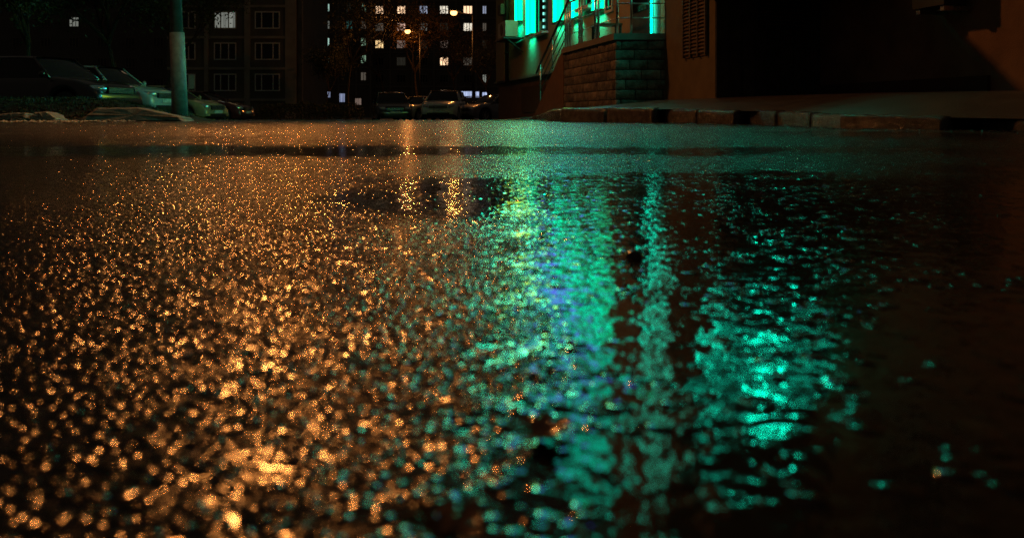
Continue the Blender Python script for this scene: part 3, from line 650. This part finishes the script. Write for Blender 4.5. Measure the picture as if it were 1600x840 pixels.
# far blocks
def far_block(label, D, px0, px1, y_first, cols, litmap, storeys=9, band=True):
    s = D / F; FB = 26.8 * s; z0 = EYE - (y_first - HZ) * s
    root = empty('apartment_block', ((px0 + px1) / 2 * s - 800 * s, D + 6, -.25), 0, label, 'building', 'blocks of flats behind the yard')
    X = lambda p: (p - 800) * s
    put(MB().box(X(px0), X(px1), D, D + 13, -.3, z0 + FB * (storeys - 1) + 2.2), 'wall', M['panel_b'], root)
    for k in range(storeys): put(MB().box(X(px0), X(px1), D - .10, D, z0 + FB * k - 1.42, z0 + FB * k - 1.22), 'band', M['panel_bb'], root)
    edges = [(a[0] + b[0]) / 2 for a, b in zip(cols, cols[1:])]
    for p in [px0 + .9] + edges + [px1 - .9]: put(MB().box(X(p) - .14, X(p) + .14, D - .14, D - .102, -.25, z0 + FB * storeys - 1), 'rib', M['panel_bb'], root)
    rnd = random.Random(int(px0))
    for ci, (px, w) in enumerate(cols):
        for k in range(storeys):
            lit = litmap.get((px, k), None)
            if k >= 5 and lit is None and rnd.random() < .33: lit = rnd.choice(['warm', 'pink', 'yellow', 'white', 'dimp', 'cool', 'green'])
            far_window(root, X(px), z0 + FB * k, w, 1.36, D, lit, 'white' if lit else 'panel_bb', (.36, .68) if w > 1 else (.5,))
    return root, X
L1 = {(488, 3): 'dimp', (488, 2): 'yellow', (512, 4): 'mint', (512, 3): 'grey', (512, 2): 'mint', (512, 1): 'mint', (546, 3): 'teal', (546, 4): 'vd',
      (568, 4): 'green', (568, 3): 'dim', (568, 2): 'green', (568, 1): 'green', (568, 0): 'dim'}
r1, X1 = far_block('far apartment block with a column of narrow mint stair windows', 125.0, 472, 580, 119.5, [(488, 1.2), (512, .7), (546, 1.0), (568, .9)], L1)
L2 = {(593, 4): 'warm', (593, 3): 'dim', (593, 2): 'yellow', (597, 1): 'vd', (627, 4): 'warm', (627, 3): 'pink', (627, 2): 'dimp', (627, 1): 'vd', (631, 0): 'grey',
      (662, 4): 'cool', (662, 3): 'grey', (662, 2): 'vd', (694, 4): 'white', (694, 3): 'vd', (694, 2): 'dimp', (694, 1): 'warm',
      (731, 4): 'warm', (731, 3): 'white', (731, 1): 'dim', (757, 4): 'cool', (757, 3): 'dim', (757, 2): 'vd', (757, 0): 'grey'}
r2, X2 = far_block('far apartment block with the most lit windows behind the two glowing street lamps', 126.5, 580.5, 800, 123, [(593, 1.4), (627, 1.45), (662, 1.35), (694, 1.4), (731, 1.5), (757, .7)], L2)
L2b = {(593, 4)}
for root, X, D, lst in ((r1, X1, 125.0, ((487, 13, 148, 15), (512, 9, 148, 9), (535, 8, 153, 13), (560, 9, 159, 10))), (r2, X2, 126.5, ((728, 24, 149, 12), (746, 5, 148, 9), (758, 8, 149, 9)))):
    s = D / F
    for px, w, py, h in lst:
        f = put(MB().box(X(px - w / 2) - .1, X(px + w / 2) + .1, D - .16, D - .005, EYE - (py + h / 2 - HZ) * s - .1, EYE - (py - h / 2 - HZ) * s + .1), 'shop_window', M['darkmetal'], root)
        put(MB().box(X(px - w / 2), X(px + w / 2), D - .2, D - .161, EYE - (py + h / 2 - HZ) * s, EYE - (py - h / 2 - HZ) * s), 'pane', E_['shop'] if px > 700 else E_['shopdim'] if px != 560 else E_['dimp'], root, top=f)
# far left block with hardly a lit window
XL = lambda p: (p - 800) / F * 110
bl = empty('apartment_block', (XL(120), 116, -.25), 0, 'almost black apartment block behind the trees at left, one tiny lit window', 'building', 'blocks of flats behind the yard')
put(MB().box(XL(-300), XL(259), 110, 122, -.3, 28), 'wall', M['panel_a'], bl)
for k in range(9):
    for px in range(-280, 250, 44):
        lit = {(116, 4): 'grey'}.get((px, k))
        far_window(bl, XL(px), 1.6 + k * 2.8, 1.4, 1.4, 110, lit, 'panel_bb')
q = P(63.5, 16, 60); 
sg = empty('small_sign', tuple(P(300, 130, 40)), 0, 'small white notice standing right of the pole', 'sign')
a_, b_ = P(294, 117, 40), P(304, 139, 40)
put(MB().box(a_.x + .05, b_.x, 39.98, 40.0, b_.z, a_.z), 'board', M['white'], sg); put(MB().tube(((a_.x + b_.x) / 2, 40.04, -.25), ((a_.x + b_.x) / 2, 40.04, a_.z), .03, .03, 8), 'post', M['darkmetal'], sg)
# ------------------------------------------------------------------ trees
def tree(base, h, spread, label, mat, nleaf, ls, seed, lean=0, bare=.45, group='trees round the yard'):
    rnd = random.Random(seed); root = empty('tree', base, 0, label, 'tree', group); mb = MB(); tips = []
    def limb(p, d, L, r, lvl):
        q = p; n = 4
        for i in range(n):
            d = (d + Vector((rnd.uniform(-.16, .16), rnd.uniform(-.16, .16), rnd.uniform(-.04, .10)))).normalized(); nq = q + d * L / n
            mb.tube(q, nq, r * (1 - .16 * i), r * (1 - .16 * (i + 1)), 7 if lvl < 2 else 4, False); q = nq
            if lvl and lvl < 4 and i > 0 and rnd.random() < .75: br(q, d, L * .62, r * .5, lvl + 1)
            if lvl >= 2: tips.append(q.copy())
        if lvl < 4:
            for _ in range(2 if lvl else 4): br(q, d, L * rnd.uniform(.55, .8), r * .55, lvl + 1)
    def br(p, d, L, r, lvl):
        a = rnd.uniform(0, 6.28); t = rnd.uniform(.5, 1.0); e = d.orthogonal().normalized(); e2 = d.cross(e)
        limb(p, (d + (e * math.cos(a) + e2 * math.sin(a)) * t + Vector((0, 0, .15))).normalized(), L, r, lvl)
    limb(Vector((0, 0, 0)), Vector((lean, 0, 1)).normalized(), h * bare, h * .018, 0)
    mb.build('trunk', M['bark'], root)
    lf = MB()
    for i in range(nleaf):
        c = rnd.choice(tips) + Vector((rnd.gauss(0, .35), rnd.gauss(0, .35), rnd.gauss(0, .3))) * spread
        u = Vector((rnd.uniform(-1, 1), rnd.uniform(-1, 1), rnd.uniform(-1, 1))).normalized(); v = u.orthogonal().normalized(); s = ls * rnd.uniform(.6, 1.3)
        lf.add([c - u * s, c + v * s * .5, c + u * s, c - v * s * .5], [(0, 1, 2, 3)])
    o = lf.build('crown', mat, root); o['kind'] = 'stuff'
def G(px, D): return ((px - 800) / F * D, D, -.26)
tree(G(652, 66), 8.6, 1.0, 'brown leaved tree directly under the lower glowing street lamp', M['leaf'], 4200, .09, 11)
tree(G(715, 72), 7.6, 1.0, 'thin brown tree between the two glowing street lamps and the ochre wall', M['leaf'], 2400, .09, 12)
tree(G(600, 80), 9, 1.0, 'sparse tree left of the lower glowing street lamp', M['leaf'], 1600, .09, 13)
tree(G(545, 58), 9, 1.1, 'dark tree with a thick trunk in front of the mint stair windows', M['leafg'], 3500, .09, 14)
tree(G(508, 64), 5.0, .9, 'small dark tree at the corner of the nearer apartment block', M['leafg'], 5000, .09, 15)
tree(G(765, 60), 5.5, .9, 'small bare tree beside the end of the ochre wall', M['leafg'], 1200, .08, 16)
tree(G(40, 33), 11, 1.2, 'big dark tree over the black car at the left edge', M['leafg'], 14000, .08, 17, bare=.30)
tree(G(190, 38), 12, 1.2, 'big dark tree behind the silver car left of the pole', M['leafg'], 14000, .08, 18, bare=.32)
tree(G(-90, 27), 9, 1.2, 'dark tree beyond the left edge of the photo', M['leafg'], 9000, .08, 19, bare=.32)
tree(G(250, 48), 12, 1.2, 'dark tree straight behind the tall pole', M['leafg'], 11000, .09, 20, bare=.34)
# low hedge of twigs before the far blocks
def hedge(px0, px1, D, h, label, seed):
    rnd = random.Random(seed); mb = MB(); x0, x1 = G(px0, D)[0], G(px1, D)[0]
    for i in range(int((x1 - x0) * 420)):
        c = Vector((rnd.uniform(x0, x1), D + rnd.gauss(0, .4), 0)); top = h * (.7 + .5 * noise.noise(Vector((c.x * .7, seed, 0)))); c.z = -.25 + top * rnd.random() ** .6
        u = Vector((rnd.uniform(-1, 1), rnd.uniform(-1, 1), rnd.uniform(-1, 1))).normalized(); v = u.orthogonal(); s = .07
        mb.add([c - u * s, c + v * s * .5, c + u * s, c - v * s * .5], [(0, 1, 2, 3)])
    o = mb.build('hedge', M['leafg']); tag(o, label, 'hedge', kind='stuff')
hedge(408, 566, 52, 1.5, 'dark low hedge between the nearer block and the black car in the middle', 31)
hedge(330, 440, 60, 1.1, 'dark low hedge at the foot of the nearer apartment block', 32)

# ------------------------------------------------------------------ parked cars
def interp(tab, x):
    for (a, u), (b, v) in zip(tab, tab[1:]):
        if x <= b: t = (x - a) / (b - a); t = max(0, t); t = t * t * (3 - 2 * t) * .5 + t * .5; return u + (v - u) * t
    return tab[-1][1]
def car(name, loc, rz, mat, label, L=4.4, Wd=1.78, H=1.46, kind='sedan', tail=False, plate=True):
    root = empty(name, loc, rz, label, 'car', 'cars parked in the yard'); hL = L / 2; suv = kind == 'suv'
    by = .12 if suv else 0
    top = [(-hL, .55 + by), (-hL + .06, .86 + by), (-hL + .25, .97 + by), (-L * .25, .99 + by), (L * .18, .98 + by), (L * .34, .90 + by), (hL - .28, .78 + by), (hL - .07, .62 + by), (hL, .46 + by)]
    wr = .33 if not suv else .36; xa, xb = -L * .295, L * .305; zb0 = .20 if not suv else .26
    xs = sorted(set([round(-hL + i * L / 64, 4) for i in range(65)])); rows = []
    for x in xs:
        zt = interp(top, x); zb = zb0 + (.12 * max(0, (abs(x) - hL + .35) / .35))
        for xw in (xa, xb):
            d = abs(x - xw)
            if d < wr + .07: zb = max(zb, wr + math.sqrt((wr + .07) ** 2 - d * d))
        zb = min(zb, zt - .08)
        e = max(0, (abs(x) - (hL - .55)) / .55); hw = Wd / 2 * (1 - .16 * e ** 2.2)
        pr = [(-.97, 0), (-1.0, .28), (-.995, .55), (-.965, .74), (-.93, .93), (-.80, 1.0), (-.4, 1.02), (0, 1.03), (.4, 1.02), (.80, 1.0), (.93, .93), (.965, .74), (.995, .55), (1.0, .28), (.97, 0)]
        rows.append([(x, a * hw, zb + (zt - zb) * b) for a, b in pr])
    mb = MB(); mb.grid(rows); n = len(mb.v); mb.f += [tuple(range(15))[::-1], tuple(range(n - 15, n))]
    body = mb.build('body', mat, root, True)
    MB().box(-hL + .3, hL - .3, -Wd * .40, Wd * .40, .19, .62).build('underbody', M['blacktrim'], root)
    F0, F1 = L * .205, L * (.045 if not suv else .06); R1, R0 = (-L * .20, -L * .36) if not suv else (-L * .40, -L * .475)
    zbelt = .955 + by; bw, tw = Wd * .455, Wd * .355; zr = H - .03
    def arc(x, z, w, n=9, bul=.0): return [Vector((x + bul * (1 - (2 * i / (n - 1) - 1) ** 2), w * (2 * i / (n - 1) - 1), z)) for i in range(n)]
    def pane(name, rws): MB().grid(rws).build(name, M['glass'], root, True)
    pane('windscreen', [arc(F0 + (F1 - F0) * t, zbelt - .02 + (zr - zbelt) * (t ** .9), bw + (tw - bw) * t, bul=.09) for t in (0, .25, .5, .75, 1)])
    pane('rear_window', [arc(R0 + (R1 - R0) * t, zbelt - .02 + (zr - zbelt) * (t ** .9), bw + (tw - bw) * t, bul=-.07) for t in (0, .5, 1)])
    for s in (-1, 1):
        q = [Vector((F0 - .02, s * bw, zbelt - .03)), Vector((F1, s * tw, zr)), Vector((R1, s * tw, zr)), Vector((R0, s * bw, zbelt - .03))]
        MB().add(q, [(0, 1, 2, 3)] if s < 0 else [(3, 2, 1, 0)]).build('side_window', M['glass'], root)
        for a, b in ((q[0], q[1]), (q[3], q[2])): MB().tube(a, b, .04, .035, 6).build('pillar', mat, root, True)
        m0 = Vector(((F0 + R0) * .5 - .1, s * (bw + .004), zbelt - .02)); MB().tube(m0, Vector((m0.x - .02, s * (tw + .006), zr)), .035, .03, 6).build('pillar', M['blacktrim'], root)
    rf = []
    for i in range(9):
        t = i / 8; x = F1 + .05 + (R1 - F1 - .1) * t; cz = zr + .035 * math.sin(math.pi * t) ** .5
        rf.append([Vector((x, tw * 1.04 * a, cz - .0 + b)) for a, b in ((-1, -.03), (-.93, .01), (-.5, .03), (0, .035), (.5, .03), (.93, .01), (1, -.03))])
    MB().grid(rf).build('roof', mat, root, True)
    for xw in (xa, xb):
        for s in (-1, 1):
            yo = s * (Wd / 2 - .115); w = empty('wheel', (xw, yo, wr), 0)
            w.parent = root
            MB().lathe([(wr * .62, -.09), (wr * .9, -.1), (wr, -.07), (wr, .07), (wr * .9, .1), (wr * .62, .09)], n=22).build('tyre', M['tyre'], w, True)
            r = MB(); r.lathe([(wr * .64, s * .095), (wr * .58, s * .085), (wr * .56, s * .02)], n=22); r.lathe([(.0, s * .085), (wr * .16, s * .08), (wr * .16, s * .03)], n=10)
            for k in range(7):
                a = k * 6.283 / 7; r.tube((wr * .1 * math.cos(a), s * .06, wr * .1 * math.sin(a)), (wr * .6 * math.cos(a), s * .07, wr * .6 * math.sin(a)), .022, .018, 4)
            r.build('rim', M['rim'], w, True)
            MB().lathe([(0, s * .01), (wr * .6, s * .01)], n=16).build('brake_disc', M['blacktrim'], w)
    zl = .66 + by
    for s in (-1, 1):
        rows = []
        for i in range(6):
            t = i / 5; y = s * Wd * (.27 + .19 * t); x = hL - .045 - .30 * t ** 2.2
            rows.append([Vector((x + .012, y, zl - .07)), Vector((x + .045, y, zl - .02)), Vector((x + .02, y, zl + .05)), Vector((x - .04, y, zl + .085))])
        MB().grid(rows).build('headlight', M['lens'], root, True)
        rows = []
        for i in range(4):
            t = i / 3; y = s * Wd * (.30 + .17 * t); x = -hL + .0 + .16 * t ** 2
            rows.append([Vector((x - .02, y, zl)), Vector((x - .035, y, zl + .08)), Vector((x - .0, y, zl + .2))])
        MB().grid(rows).build('tail_light', M['redlens'], root, True)
        MB().lathe([(0, -.05), (.06, -.045), (.085, 0), (.06, .045), (0, .05)], 'y', 10, (F0 - .12, s * (Wd / 2 + .05), zbelt + .07)).build('mirror', mat, root, True)
        MB().box(hL - .16, hL - .05, s * Wd * .30 - .07, s * Wd * .30 + .07, .33 + by, .41 + by).build('fog_light', M['lens'], root)
    g = MB().box(hL - .10, hL + .002, -Wd * .24, Wd * .24, zl - .10, zl + .04).build('grille', M['blacktrim'], root)
    for k in range(4): MB().box(hL + .002, hL + .012, -Wd * .235, Wd * .235, zl - .085 + k * .035, zl - .073 + k * .035).build('grille_bar', M['rim'], g)
    MB().box(hL - .12, hL + .005, -Wd * .30, Wd * .30, .28 + by * .5, .40 + by * .5).build('air_intake', M['blacktrim'], root)
    if plate:
        pl = MB().box(hL + .008, hL + .02, -.26, .26, .42 + by, .53 + by).build('number_plate', M['plate'], root)
    return root
ZG = -.245
car('parked_car', ((72 - 800) / F * 20.8, 20.8, -.02), R(-14), paint('black_paint', (.012, .013, .015)), 'black car with a glinting bonnet and headlight, leftmost behind the grass mound', 4.6, 1.85, 1.62, 'suv', plate=False)
car('parked_car', ((158 - 800) / F * 24.2, 24.2, -.06), R(-10), paint('pearl_paint', (.42, .43, .42)), 'pale silver car between the black car and the pole, front corner lit green', 4.4, 1.78, 1.62, 'suv')
car('parked_car', ((262 - 800) / F * 30, 30, ZG), R(-12), paint('beige_paint', (.36, .25, .14)), 'beige car just right of the pole, only bonnet and front wheel showing', 4.2, 1.7, 1.42)
car('parked_car', ((318 - 800) / F * 36, 36, ZG), R(-6), paint('dark_red_paint', (.10, .012, .014)), 'low dark red car right of the beige one with an orange highlight', 4.2, 1.7, 1.38)
car('parked_car', ((606 - 800) / F * 40.5, 41.6, ZG), R(-76), paint('anthracite_paint', (.018, .02, .024)), 'dark car facing the lens in the middle, white number plate', 4.3, 1.8, 1.5)
car('parked_car', ((655 - 800) / F * 47, 47.5, ZG), R(-118), paint('old_white_paint', (.40, .38, .35)), 'whitish saloon half hidden between the dark car and the white off-roader', 4.4, 1.72, 1.42)
car('parked_car', ((692 - 800) / F * 41, 42.3, ZG), R(-94), paint('white_paint', (.62, .62, .64)), 'white off-roader facing the lens with a wide black grille', 4.6, 1.9, 1.62, 'suv')
car('parked_car', ((738 - 800) / F * 45, 46, ZG), R(-100), paint('black_blue_paint', (.02, .022, .03)), 'dark saloon under the bluish shop window', 4.3, 1.76, 1.4)
car('parked_car', ((772 - 800) / F * 42, 43.5, ZG), R(-140), paint('grey_blue_paint', (.2, .21, .25)), 'grey blue car partly behind the end of the ochre wall', 4.3, 1.76, 1.44)
